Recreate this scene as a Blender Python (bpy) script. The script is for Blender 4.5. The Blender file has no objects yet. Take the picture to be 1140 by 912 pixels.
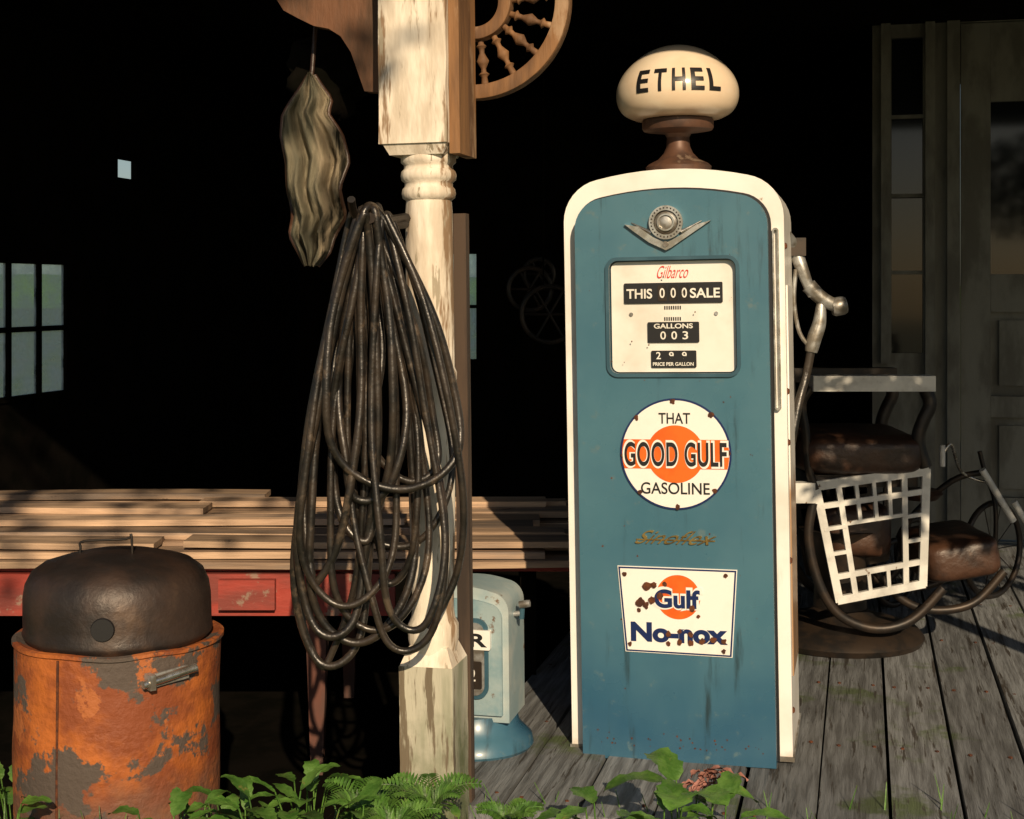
import bpy, bmesh, math, random
from mathutils import Vector, Matrix, noise
random.seed(7)
R=math.radians
F=1583.3; CZ=1.5; FL=0.31
YAW=-R(13.8)
def W(px,py,d): return Vector(((px-570)*d/F, d, CZ-(py-324)*d/F))
OX,OY=-0.2,3.35
CU,SU=math.cos(YAW),math.sin(YAW)
def B(u,v,z): return Vector((OX+CU*u-SU*v, OY+SU*u+CU*v, z))
scene=bpy.context.scene
# ---------------------------------------------------------------- materials
def lin(c): return tuple(c)+(1,) if len(c)==3 else c
def mat(name,c1,c2=None,scale=8,rough=.6,metal=0,bump=0,bscale=40,stretch=(1,1,1),thr=(.4,.62),
        c3=None,s3=3,thr3=(.58,.62),island=0,coat=0,rvar=0,stretch3=(1,1,1),spec=.5,low=None,lowfreq=14,
        c4=None,s4=6,thr4=(.6,.63),stretch4=(1,1,1)):
    m=bpy.data.materials.new(name); m.use_nodes=True
    nt=m.node_tree; N=nt.nodes; L=nt.links; p=N['Principled BSDF']
    p.inputs['Roughness'].default_value=rough; p.inputs['Metallic'].default_value=metal
    p.inputs['Specular IOR Level'].default_value=spec
    if coat: p.inputs['Coat Weight'].default_value=coat; p.inputs['Coat Roughness'].default_value=.15
    tc=N.new('ShaderNodeTexCoord')
    def nz(s,st,det=4,ro=.6):
        mp=N.new('ShaderNodeMapping'); mp.inputs['Scale'].default_value=st; L.new(tc.outputs['Object'],mp.inputs[0])
        n=N.new('ShaderNodeTexNoise'); n.inputs['Scale'].default_value=s; n.inputs['Detail'].default_value=det
        n.inputs['Roughness'].default_value=ro; L.new(mp.outputs[0],n.inputs['Vector']); return n.outputs['Fac']
    def ramp(f,a,b):
        r=N.new('ShaderNodeMapRange'); r.inputs[1].default_value=a; r.inputs[2].default_value=b
        r.interpolation_type='SMOOTHSTEP'; L.new(f,r.inputs[0]); return r.outputs[0]
    def mix(f,a,b):
        x=N.new('ShaderNodeMix'); x.data_type='RGBA'; L.new(f,x.inputs[0])
        for i,v in ((6,a),(7,b)):
            if isinstance(v,tuple): x.inputs[i].default_value=lin(v)
            else: L.new(v,x.inputs[i])
        return x.outputs[2]
    col=tuple(c1)
    if c2: col=mix(ramp(nz(scale,stretch),*thr),tuple(c1),tuple(c2))
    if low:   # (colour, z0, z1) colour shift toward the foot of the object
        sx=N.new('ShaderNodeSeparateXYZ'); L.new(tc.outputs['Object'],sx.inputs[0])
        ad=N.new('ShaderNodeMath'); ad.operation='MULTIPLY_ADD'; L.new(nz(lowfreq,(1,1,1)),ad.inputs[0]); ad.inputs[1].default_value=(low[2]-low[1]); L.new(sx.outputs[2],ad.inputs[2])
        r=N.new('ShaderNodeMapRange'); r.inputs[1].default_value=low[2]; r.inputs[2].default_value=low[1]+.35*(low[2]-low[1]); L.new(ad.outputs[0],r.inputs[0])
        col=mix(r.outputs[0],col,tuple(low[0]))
    if c3: col=mix(ramp(nz(s3,stretch3,6,.65),*thr3),col,tuple(c3))
    if c4: col=mix(ramp(nz(s4,stretch4,6,.65),*thr4),col,tuple(c4))
    if island:
        g=N.new('ShaderNodeNewGeometry'); r=N.new('ShaderNodeMapRange'); r.inputs[3].default_value=1-island; r.inputs[4].default_value=1+island*.5
        L.new(g.outputs['Random Per Island'],r.inputs[0])
        h=N.new('ShaderNodeHueSaturation'); L.new(r.outputs[0],h.inputs['Value'])
        if isinstance(col,tuple): h.inputs['Color'].default_value=lin(col)
        else: L.new(col,h.inputs['Color'])
        col=h.outputs[0]
    if isinstance(col,tuple): p.inputs['Base Color'].default_value=lin(col)
    else: L.new(col,p.inputs['Base Color'])
    if rvar:
        r=N.new('ShaderNodeMapRange'); r.inputs[3].default_value=max(0,rough-rvar); r.inputs[4].default_value=min(1,rough+rvar)
        r.inputs[1].default_value=.3; r.inputs[2].default_value=.7
        L.new(nz(scale*1.7,stretch),r.inputs[0]); L.new(r.outputs[0],p.inputs['Roughness'])
    if bump:
        b=N.new('ShaderNodeBump'); b.inputs['Strength'].default_value=bump; b.inputs['Distance'].default_value=.01
        L.new(nz(bscale,stretch),b.inputs['Height']); L.new(b.outputs[0],p.inputs['Normal'])
    return m
M={}
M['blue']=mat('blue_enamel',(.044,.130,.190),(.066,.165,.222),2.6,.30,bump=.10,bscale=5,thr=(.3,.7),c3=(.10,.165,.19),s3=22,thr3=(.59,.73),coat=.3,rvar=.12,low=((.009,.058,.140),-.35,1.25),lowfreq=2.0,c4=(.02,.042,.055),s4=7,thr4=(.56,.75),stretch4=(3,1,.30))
M['blue_dk']=mat('blue_enamel_dark',(.025,.075,.11),(.04,.10,.14),8,.4)
M['white']=mat('white_enamel',(.84,.83,.80),(.68,.66,.61),4,.32,thr=(.4,.75),c3=(.30,.19,.11),s3=20,thr3=(.67,.73),coat=.2,bump=.06,bscale=6,low=((.33,.20,.11),-.03,.09),c4=(.45,.42,.36),s4=5,thr4=(.58,.75),stretch4=(2,2,.3))
M['panel']=mat('dial_face',(.80,.79,.74),(.60,.57,.50),5,.35,thr=(.4,.75),coat=.3)
M['signw']=mat('porcelain_white',(.84,.83,.79),(.75,.73,.68),9,.22,thr=(.5,.8),coat=.3)
M['orange']=mat('porcelain_orange',(.78,.15,.02),(.68,.11,.015),9,.25,coat=.3)
M['navy']=mat('porcelain_navy',(.012,.025,.10),None,rough=.25)
M['black']=mat('black_print',(.012,.012,.014),None,rough=.4)
M['red']=mat('red_print',(.6,.04,.03),None,rough=.4)
M['gold']=mat('gold_trim',(.65,.45,.16),(.35,.22,.08),40,.3,metal=.9)
M['chrome']=mat('chrome_trim',(.75,.74,.70),(.5,.46,.4),30,.22,metal=.9,rvar=.12)
M['steel']=mat('old_steel',(.42,.43,.43),(.20,.18,.15),20,.42,metal=.6,bump=.1)
M['rustspot']=mat('rust_spot',(.05,.016,.008),(.12,.035,.01),60,.9)
M['copper']=mat('bronze_collar',(.12,.06,.038),(.07,.04,.03),15,.5,metal=.2,c3=(.20,.14,.10),s3=12)
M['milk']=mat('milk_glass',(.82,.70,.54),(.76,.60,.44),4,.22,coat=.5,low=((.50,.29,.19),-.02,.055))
M['post']=mat('peeling_white_paint',(.82,.75,.64),(.58,.50,.40),14,.7,bump=.5,bscale=25,stretch=(1,1,.25),c3=(.26,.17,.10),s3=9,thr3=(.53,.58),stretch3=(1.2,1.2,.16),c4=(.35,.30,.22),s4=30,thr4=(.6,.64),stretch4=(1,1,.12))
M['postlow']=mat('weathered_block_paint',(.46,.44,.35),(.26,.27,.19),10,.8,bump=.5,bscale=25,stretch=(1,1,.2),c3=(.12,.14,.07),s3=5,thr3=(.5,.60),stretch3=(1,1,.5),c4=(.15,.12,.08),s4=24,thr4=(.54,.60),stretch4=(1,1,.1),low=((.085,.115,.05),.30,.80))
M['wood']=mat('bare_wood',(.25,.125,.05),(.12,.06,.028),12,.75,bump=.5,bscale=30,stretch=(1,1,.15),c3=(.34,.22,.13),s3=8,thr3=(.58,.66),stretch3=(1,1,.3))
M['dkwood']=mat('dark_stained_wood',(.15,.065,.03),(.08,.04,.02),12,.75,bump=.5,bscale=30,stretch=(1,1,.3))
M['deck']=mat('weathered_deck',(.205,.22,.235),(.10,.105,.11),16,.7,bump=.8,bscale=22,stretch=(3,.22,1),c3=(.085,.115,.055),s3=3.2,thr3=(.55,.66),island=.3,thr=(.35,.65),c4=(.045,.04,.035),s4=30,thr4=(.58,.64),stretch4=(2,.12,1))
M['lumber']=mat('weathered_planks',(.55,.38,.25),(.34,.23,.155),9,.8,bump=.6,bscale=30,stretch=(.12,2,2),island=.5,c3=(.26,.20,.16),s3=3,thr3=(.50,.64),stretch3=(.3,3,3),c4=(.10,.06,.04),s4=14,thr4=(.68,.72),stretch4=(.5,1,1))
M['redpaint']=mat('faded_red_paint',(.34,.045,.03),(.20,.04,.03),10,.7,bump=.3,stretch=(.3,1,1),c3=(.25,.16,.12),s3=12,thr3=(.56,.62))
M['rust']=mat('rusted_drum',(.43,.12,.020),(.21,.052,.015),6,.72,bump=.5,bscale=50,thr=(.36,.58),c3=(.080,.062,.052),s3=5,thr3=(.54,.57),rvar=.15,low=((.105,.075,.058),.30,.50),lowfreq=9,c4=(.36,.11,.03),s4=7.5,thr4=(.57,.60))
M['rustlid']=mat('sooty_lid',(.020,.016,.015),(.042,.026,.02),5,.48,bump=.2,bscale=50,c3=(.13,.08,.05),s3=2.6,thr3=(.58,.74),rvar=.14,metal=.2)
M['rubber']=mat('hose_rubber',(.010,.009,.008),(.032,.024,.018),14,.36,bump=.2,bscale=50,spec=.6,rvar=.12,c3=(.075,.055,.038),s3=18,thr3=(.58,.68))
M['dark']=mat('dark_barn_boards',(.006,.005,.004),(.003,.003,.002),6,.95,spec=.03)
M['facade']=mat('old_green_grey_paint',(.17,.175,.155),(.10,.10,.085),7,.75,stretch=(1,1,.4),bump=.2)
M['dglass']=mat('dark_glass',(.006,.008,.01),None,rough=.06)
M['leather']=mat('brown_leather',(.060,.028,.016),(.028,.014,.009),10,.45,bump=.35,bscale=35,c3=(.11,.06,.035),s3=9,thr3=(.6,.7))
M['enamel']=mat('chair_enamel',(.68,.68,.65),(.48,.48,.46),9,.32,c3=(.14,.08,.045),s3=18,thr3=(.63,.67))
M['iron']=mat('dark_iron',(.018,.016,.015),(.04,.028,.02),12,.45,metal=.4)
M['leaf']=mat('green_leaf',(.045,.12,.015),(.085,.18,.03),25,.5,island=.55,bump=.4,bscale=60,c3=(.16,.17,.04),s3=30,thr3=(.62,.72))
M['leaf2']=mat('tree_leaf',(.05,.11,.02),None,rough=.6,island=.4)
M['pink']=mat('wilted_petals',(.42,.20,.17),(.28,.12,.09),20,.7,island=.3)
M['bark']=mat('bark',(.09,.07,.05),(.05,.04,.03),15,.9,bump=.8,stretch=(1,1,.2))
M['cream']=mat('tan_green_canvas',(.30,.27,.19),(.17,.165,.12),9,.9,bump=.6,stretch=(1,1,.4),c3=(.48,.40,.28),s3=4,thr3=(.50,.62),stretch3=(2,1,.3),c4=(.03,.028,.02),s4=5,thr4=(.52,.60),stretch4=(2.6,1,.25),spec=.15)
# ---------------------------------------------------------------- mesh helpers
def empty(name,loc=(0,0,0),rot=(0,0,0)):
    o=bpy.data.objects.new(name,None); scene.collection.objects.link(o); o.location=loc; o.rotation_euler=rot; return o
def finish(bm,name,m,parent=None,smooth=True,ang=35,loc=None,rot=None):
    bmesh.ops.recalc_face_normals(bm,faces=bm.faces[:])
    me=bpy.data.meshes.new(name); bm.to_mesh(me); bm.free()
    if m: me.materials.append(M[m] if isinstance(m,str) else m)
    if smooth:
        me.polygons.foreach_set('use_smooth',[True]*len(me.polygons))
        me.set_sharp_from_angle(angle=R(ang))
    o=bpy.data.objects.new(name,me); scene.collection.objects.link(o)
    if parent: o.parent=parent
    if loc is not None: o.location=loc
    if rot is not None: o.rotation_euler=rot
    return o
def bevel(bm,w,seg=3,ang=40):
    if w<=0: return
    e=[e for e in bm.edges if len(e.link_faces)==2 and e.calc_face_angle(0)>R(ang)]
    bmesh.ops.bevel(bm,geom=e,offset=w,segments=seg,affect='EDGES',profile=.5,clamp_overlap=True)
def addbox(bm,c,s,rot=None,taper=1):
    vs=[]
    for z in (-.5,.5):
        k=taper if z<0 else 1
        for x,y in ((-.5,-.5),(.5,-.5),(.5,.5),(-.5,.5)):
            p=Vector((x*s[0]*k,y*s[1]*k,z*s[2]))
            if rot is not None: p=rot@p
            vs.append(bm.verts.new(p+Vector(c)))
    for f in ((3,2,1,0),(4,5,6,7),(0,1,5,4),(1,2,6,5),(2,3,7,6),(3,0,4,7)): bm.faces.new([vs[i] for i in f])
def box(name,c,s,m,parent=None,bev=0,rot=None,taper=1,seg=2):
    bm=bmesh.new(); addbox(bm,(0,0,0),s,None,taper); bevel(bm,bev,seg); return finish(bm,name,m,parent,loc=c,rot=rot)
def prism(outline,y0,y1,bm=None):
    bm=bm or bmesh.new()
    a=[bm.verts.new((x,y0,z)) for x,z in outline]; b=[bm.verts.new((x,y1,z)) for x,z in outline]
    bm.faces.new(a); bm.faces.new(b[::-1]); n=len(a)
    for i in range(n): bm.faces.new((a[i],b[i],b[(i+1)%n],a[(i+1)%n]))
    return bm
def ringprism(o1,o2,y0,y1,bm=None):
    bm=bm or bmesh.new(); n=len(o1)
    A=[bm.verts.new((x,y0,z)) for x,z in o1]; Bv=[bm.verts.new((x,y0,z)) for x,z in o2]
    C=[bm.verts.new((x,y1,z)) for x,z in o1]; D=[bm.verts.new((x,y1,z)) for x,z in o2]
    for i in range(n):
        j=(i+1)%n
        for f in ((A[i],A[j],Bv[j],Bv[i]),(C[i],D[i],D[j],C[j]),(A[i],C[i],C[j],A[j]),(Bv[i],Bv[j],D[j],D[i])): bm.faces.new(f)
    return bm
def rrect(w,h,r,cx=0,cz=0,n=6):
    pts=[]
    for (sx,sz,a0) in ((1,1,0),(-1,1,90),(-1,-1,180),(1,-1,270)):
        for i in range(n+1):
            a=R(a0+90*i/n); pts.append((cx+sx*(w/2-r)+r*math.cos(a),cz+sz*(h/2-r)+r*math.sin(a)))
    return pts
def circ(r,cx=0,cz=0,n=48): return [(cx+r*math.cos(2*math.pi*i/n),cz+r*math.sin(2*math.pi*i/n)) for i in range(n)]
def lathe(name,prof,m,parent=None,loc=(0,0,0),seg=48,rot=None,ang=35,bm=None,off=None):
    own=bm is None; bm=bm or bmesh.new(); rings=[]
    for r,z in prof:
        if r<1e-5: rings.append([bm.verts.new((0,0,z))])
        else: rings.append([bm.verts.new((r*math.cos(2*math.pi*i/seg),r*math.sin(2*math.pi*i/seg),z)) for i in range(seg)])
    for a,b in zip(rings,rings[1:]):
        for i in range(seg):
            j=(i+1)%seg
            if len(a)==1 and len(b)==1: continue
            if len(a)==1: bm.faces.new((a[0],b[i],b[j]))
            elif len(b)==1: bm.faces.new((a[i],a[j],b[0]))
            else: bm.faces.new((a[i],a[j],b[j],b[i]))
    if off is not None:
        for rg in rings:
            for v in rg: v.co=off@v.co
    if own: return finish(bm,name,m,parent,loc=loc,rot=rot,ang=ang)
def tube(bm,pts,r,closed=False,seg=8,rf=None):
    pts=[Vector(p) for p in pts]; n=len(pts); rings=[]; up=None
    for i in range(n):
        if closed: t=(pts[(i+1)%n]-pts[i-1])
        else: t=pts[min(i+1,n-1)]-pts[max(i-1,0)]
        t.normalize()
        if up is None:
            up=Vector((0,1,0)) if abs(t.y)<.8 else Vector((0,0,1))
        up=(up-t*up.dot(t)).normalized(); s=t.cross(up)
        rr=r if rf is None else rf(i/(n-1))
        rings.append([bm.verts.new(pts[i]+(up*math.cos(2*math.pi*k/seg)+s*math.sin(2*math.pi*k/seg))*rr) for k in range(seg)])
    for i in range(n if closed else n-1):
        a=rings[i]; b=rings[(i+1)%n]
        for k in range(seg): bm.faces.new((a[k],a[(k+1)%seg],b[(k+1)%seg],b[k]))
    if not closed: bm.faces.new(rings[0][::-1]); bm.faces.new(rings[-1])
def smoothpts(P,n=8,closed=False):
    P=[Vector(p) for p in P]; out=[]; k=len(P)
    rng=range(k if closed else k-1)
    for i in rng:
        if closed: a,b,c,d=P[i-1],P[i],P[(i+1)%k],P[(i+2)%k]
        else: a,b,c,d=P[max(i-1,0)],P[i],P[i+1],P[min(i+2,k-1)]
        for j in range(n):
            t=j/n; out.append(.5*((2*b)+(c-a)*t+(2*a-5*b+4*c-d)*t*t+(3*b-a-3*c+d)*t**3))
    if not closed: out.append(P[-1])
    return out
def tubeobj(name,pts,r,m,parent=None,closed=False,seg=10,rf=None):
    bm=bmesh.new(); tube(bm,pts,r,closed,seg,rf); return finish(bm,name,m,parent,ang=60)
def text(name,s,w,h,cx,cz,y,m,parent=None,bold=0,shear=0,th=.0012,spacing=1,mapf=None):
    cu=bpy.data.curves.new(name,'FONT'); cu.body=s; cu.extrude=.02; cu.offset=bold; cu.shear=shear; cu.space_character=spacing
    t=bpy.data.objects.new('tmp',cu); scene.collection.objects.link(t)
    dg=bpy.context.evaluated_depsgraph_get(); me=bpy.data.meshes.new_from_object(t.evaluated_get(dg))
    bpy.data.objects.remove(t)
    if mapf is not None:
        b=bmesh.new(); b.from_mesh(me)
        for k in range(1,14):      # slice so that the letter can wrap the curved glass
            for no in ((1,0,0),(0,1,0)):
                bmesh.ops.bisect_plane(b,geom=b.verts[:]+b.edges[:]+b.faces[:],plane_co=(k*.06,k*.06,0),plane_no=no)
        bmesh.ops.triangulate(b,faces=b.faces[:]); b.to_mesh(me); b.free()
    xs=[v.co.x for v in me.vertices]; ys=[v.co.y for v in me.vertices]
    x0,x1,y0,y1=min(xs),max(xs),min(ys),max(ys)
    for v in me.vertices:
        x=cx+((v.co.x-x0)/(x1-x0)-.5)*w; z=cz+((v.co.y-y0)/(y1-y0)-.5)*h; yy=y-(v.co.z/.02)*th
        v.co=(x,yy,z) if mapf is None else mapf(x,z,yy)
    me.name=name; me.materials.clear(); me.materials.append(M[m])
    o=bpy.data.objects.new(name,me); scene.collection.objects.link(o)
    if parent: o.parent=parent
    return o
# ================================================================= GAS PUMP
pump=empty('gas_pump',((755-570)*3.6/F,3.6,FL),(0,-.0165,YAW))
def PX(px,py): return ((px-(755-(847-py)*.0165))/425,(847-py)/440)
def archtop(w,h,r,arch,n=8,z0=0):
    pts=[(-w/2,z0),(w/2,z0)]
    hs=h-arch
    for i in range(n+1):
        a=R(90*i/n*.88); pts.append((w/2-r+r*math.cos(a),hs-r+r*math.sin(a)))
    xe=pts[-1][0]; ze=pts[-1][1]
    for i in range(1,10):
        x=xe*(1-2*i/10); pts.append((x,ze+(h-ze)*(1-(x/xe)**2)))
    for i in range(n,-1,-1):
        a=R(90*i/n*.88); pts.append((-(w/2-r+r*math.cos(a)),hs-r+r*math.sin(a)))
    return pts
bm=prism(archtop(.566,1.504,.110,.020),.05,.43); bevel(bm,.018,4); finish(bm,'cabinet_shell','white',pump)
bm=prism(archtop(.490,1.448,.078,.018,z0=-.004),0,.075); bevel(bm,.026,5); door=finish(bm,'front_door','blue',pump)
dcx,dcz=PX(748.5,352)
bm=prism(rrect(.326,.292,.022,dcx,dcz),-.05,.024); cut=finish(bm,'cut',None)
mod=door.modifiers.new('b','BOOLEAN'); mod.object=cut; mod.operation='DIFFERENCE'; mod.solver='EXACT'
cut.parent=pump; bpy.context.view_layer.update()
dg=bpy.context.evaluated_depsgraph_get(); me2=bpy.data.meshes.new_from_object(door.evaluated_get(dg))
door.modifiers.clear(); door.data=me2; bpy.data.objects.remove(cut)
me2.set_sharp_from_angle(angle=R(35))
bm=prism(archtop(.503,1.455,.083,.018,z0=.002),.040,.0515); finish(bm,'door_gasket','black',pump)
bm=ringprism(rrect(.340,.306,.03,dcx,dcz),rrect(.322,.288,.022,dcx,dcz),-.007,.012); bevel(bm,.003,2); finish(bm,'dial_bezel','blue_dk',pump)
bm=prism(rrect(.316,.282,.018,dcx,dcz),.014,.0235); bevel(bm,.002,2); finish(bm,'dial_face','panel',pump)
def plate(name,x0,y0,x1,y1,m,ya,yb,r=.003):
    a=PX(x0,y0); b=PX(x1,y1); bm=prism(rrect(abs(b[0]-a[0]),abs(a[1]-b[1]),r,(a[0]+b[0])/2,(a[1]+b[1])/2,3),ya,yb); return finish(bm,name,m,pump)
def ptext(name,s,px,py,wp,hp,y,m,**k):
    c=PX(px,py); return text(name,s,wp/425,hp/440,c[0],c[1],y,m,pump,**k)
plate('sale_window',695,314,802,337,'black',.009,.015)
ptext('sale_text_left','THIS',712,326,28,11,.0085,'panel',bold=.02)
ptext('sale_text_right','SALE',783,326,32,11,.0085,'panel',bold=.02)
for i,xx in enumerate((737,749,761)):
    plate('sale_drum_%d'%i,xx-5,316.5,xx+5,334.5,'iron',.0075,.009)
    ptext('sale_digit_%d'%i,'0',xx,325.5,5.5,11,.007,'panel',bold=.01)
plate('gallons_window',721,358,777,381,'black',.009,.015)
ptext('gallons_text','GALLONS',749,362.5,42,5.5,.0085,'panel',bold=.02)
for i,(xx,c) in enumerate(((738,'0'),(750,'0'),(762,'3'))): ptext('gallons_digit_%d'%i,c,xx,373,6,9,.0085,'panel',bold=.01)
plate('price_window',725,390,774,409,'black',.009,.015)
for i,(xx,c) in enumerate(((733,'2'),(747,'9'),(761,'9'))): ptext('price_digit_%d'%i,c,xx,395.5,5,8,.0085,'panel',bold=.01)
ptext('price_text','PRICE PER GALLON',749,405,44,4,.0085,'panel',bold=.02)
ptext('slot_mark_upper','||||||||',748,342,18,4,.0135,'black',bold=.03)
ptext('slot_mark_lower','||||||||',748,354.5,18,4,.0135,'black',bold=.03)
ptext('maker_script','Gilbarco',748,302,34,14,.0135,'red',bold=-.005,shear=.6)
for i,(a,b) in enumerate(((703,349),(795,349))):
    c=PX(a,b); bm=prism(circ(.005,*c,12),.010,.015); bevel(bm,.002,2); finish(bm,'dial_rivet_%d'%i,'steel',pump)
# emblem
ec=PX(742,247)
bm=bmesh.new()
wing=[(697,248),(712,251),(728,263),(742,270),(757,262),(775,250),(790,246),(774,257),(758,268),(748,275),(742,278),(736,275),(724,269),(708,257)]
prism([PX(*p) for p in wing][::-1],-.012,.001,bm); bevel(bm,.002,2); finish(bm,'emblem_wings','chrome',pump)
for i,sg in enumerate((-1,1)):
    c0_=PX(742+sg*16,258); c1_=PX(742+sg*38,246); tubeobj('emblem_feather_%d'%i,[(c0_[0],-.008,c0_[1]),(c1_[0],-.004,c1_[1])],.004,'chrome',pump,rf=lambda t:.0045*(1-t)+.001)
bm=ringprism(circ(.043,*ec),circ(.031,*ec),-.016,.002); bevel(bm,.003,2); finish(bm,'emblem_ring','chrome',pump)
lens=[(.0,.013)]+[(.031*math.sin(R(a)),.013*math.cos(R(a))) for a in (20,40,60,80,90)]
bm=bmesh.new(); lathe('x',lens,None,bm=bm,seg=32,off=Matrix.Translation((ec[0],-.004,ec[1]))@Matrix.Rotation(R(90),4,'X')); finish(bm,'emblem_boss','steel',pump)
bm=bmesh.new()
for k in range(26):
    a=2*math.pi*k/26; x,zz=ec[0]+.037*math.cos(a),ec[1]+.037*math.sin(a); prism(circ(.0022,x,zz,6),-.0172,-.015,bm)
finish(bm,'emblem_ring_beads','iron',pump)
bm=ringprism(circ(.022,*ec),circ(.018,*ec),-.020,.0); finish(bm,'emblem_inner_ring','chrome',pump)
c=PX(742,271); bm=prism(circ(.007,*c,16),-.018,0); bevel(bm,.002,2); finish(bm,'door_lock','steel',pump)
# round sign
rc=PX(752,505)
bm=prism(circ(.141,*rc,64),-.004,.001); finish(bm,'round_sign_rim','navy',pump)
bm=prism(circ(.136,*rc,64),-.0055,0); finish(bm,'round_sign_face','signw',pump)
bm=prism(circ(.073,*rc,64),-.0063,0); finish(bm,'round_sign_disc','orange',pump)
hb=.037; pts=[]
for s in (1,-1):
    for i in range(9):
        z=s*hb*(-1+2*i/8); pts.append((rc[0]+s*math.sqrt(.1355**2-z*z),rc[1]+z))
bm=prism(pts,-.0071,0); finish(bm,'round_sign_band','orange',pump)
ptext('round_sign_main_text_outline','GOOD GULF',752,505,114,32,-.0072,'signw',bold=.05,th=.0008,spacing=1.06)
ptext('round_sign_main_text','GOOD GULF',752,505,110,27,-.0082,'black',bold=.02,th=.0009,spacing=1.09)
ptext('round_sign_top_text','THAT',751,465,34,12,-.0058,'black',bold=.008)
ptext('round_sign_bottom_text','GASOLINE',752,543,74,13,-.0058,'black',bold=.008)
def spot(bm,cx,cz,r,y=-.0085,n=14):
    ph=random.random()*9; o=[]
    for i in range(n):
        a=2*math.pi*i/n; rr=r*(1+.55*noise.noise(Vector((math.cos(a)*1.2+ph,math.sin(a)*1.2,ph)))); o.append((cx+rr*math.cos(a),cz+rr*math.sin(a)))
    prism(o,y,0,bm)
bm=bmesh.new()
for k in range(8):
    a=R(45*k+2); spot(bm,rc[0]+.134*math.cos(a),rc[1]+.134*math.sin(a),.0055+random.random()*.003,-.0078)
finish(bm,'round_sign_bolt_rust','rustspot',pump)
ptext('script_badge','Sinoflex',752,598,88,15,-.001,'gold',bold=-.005,shear=.8,th=.004)
c=PX(752,601); bm=prism(rrect(.20,.003,.0012,*c,2),-.003,0); finish(bm,'script_badge_line','gold',pump)
tz=[PX(689,631),PX(818,632),PX(813,729),PX(698,727)]
tc_=(sum(p[0] for p in tz)/4,sum(p[1] for p in tz)/4)
def shr(k): return [(tc_[0]+(p[0]-tc_[0])*k,tc_[1]+(p[1]-tc_[1])*(k-(1-k)*.25)) for p in tz][::-1]
finish(prism(shr(1.0),-.003,.001),'lower_sign_edge','signw',pump)
finish(prism(shr(.985),-.0042,0),'lower_sign_border','navy',pump)
finish(prism(shr(.955),-.0052,0),'lower_sign_face','signw',pump)
c=PX(755,664); finish(prism(circ(.056,*c,48),-.006,0),'lower_sign_disc','orange',pump)
ptext('lower_sign_name_outline','Gulf',754,666,55,27,-.0061,'signw',bold=.075,th=.0008)
ptext('lower_sign_name','Gulf',754,666,49,21,-.0071,'navy',bold=.035,th=.0008)
ptext('lower_sign_product','No-nox',756,704,104,22,-.0056,'navy',bold=.045,th=.001)
bm=bmesh.new()
for (a,b,r) in ((722,653,6),(729,651,4),(714,671,6),(720,674,5),(727,668,5),(736,664,5),(713,680,3),(741,650,3),(745,705,4),(757,702,3),(769,705,3.5),(757,714,4),(769,714,4),(781,712,4),(793,710,4),(804,711,4),(770,676,4),(777,685,2.5),(806,639,3),(697,640,3),(804,722,3),(703,718,3),(745,716,3)):
    c=PX(a,b); spot(bm,c[0],c[1],r*.78/430)
finish(bm,'lower_sign_rust','rustspot',pump)
bm=bmesh.new()
for k in range(70):
    x=random.uniform(-.215,.215); z=random.choice([random.uniform(.03,.07),random.uniform(.05,1.35)])
    spot(bm,x,z,random.uniform(.0007,.0026),-.0005,8)
finish(bm,'door_paint_chips','rustspot',pump)
xl=.262
o1=rrect(.016,.46,.0075,xl,1.115,6); o2=rrect(.008,.45,.0038,xl,1.115,6)
bm=ringprism(o1,o2,.036,.055); bevel(bm,.002,2); finish(bm,'side_trim_handle','chrome',pump)
box('base_plinth',(0,.24,.006),(.575,.39,.012),'steel',pump,.003)
box('side_access_panel',(.2845,.24,.7),(.004,.26,1.0),'white',pump,.0015)
for i,zz in enumerate((.12,.5,.8,.93,1.3)):
    lathe('side_bolt_%d'%i,[(0,.006),(.006,.005),(.009,0),(0,0)],'rustspot',pump,(.283,.085,zz),12,rot=(0,R(90),0))
gx=PX(743,190)[0]
lathe('globe_neck',[(0,-.02),(.085,-.02),(.088,.006),(.080,.014),(.055,.026),(.040,.042),(.032,.06),(.030,.085),(.036,.095),(.060,.100),(.092,.104),(.096,.110),(.096,.130),(.09,.136),(0,.136)],'copper',pump,(gx,.23,1.518))
gprof=[(0,0),(.100,0),(.128,.006),(.149,.020),(.161,.042),(.1645,.066),(.161,.090),(.149,.116),(.130,.140),(.106,.162),(.077,.181),(.045,.193),(.02,.198),(0,.199)]
gs=smoothpts([(r,0,z) for r,z in gprof],4); gs=[(max(p.x,0),p.z) for p in gs]; gs[0]=(0,0); gs[-1]=(0,.199)
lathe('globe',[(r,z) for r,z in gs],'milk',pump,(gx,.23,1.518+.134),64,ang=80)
gz=1.518+.134
def grad(z):
    for (r0,z0),(r1,z1) in zip(gs[4:],gs[5:]):
        if z0<=z<=z1: return r0+(r1-r0)*(z-z0)/(z1-z0+1e-9)
    return .12
def gmap(x,z,y):
    r=grad(z)+.0012+(-y); a=x/.158+.15
    return (gx+r*math.sin(a),.23-r*math.cos(a),gz+z)
for i,ch in enumerate('ETHEL'):
    text('globe_letter_%d'%(i+1),ch,.034,.060,(-.096+.048*i),.086,.0,'black',pump,bold=.022,mapf=gmap)
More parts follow.
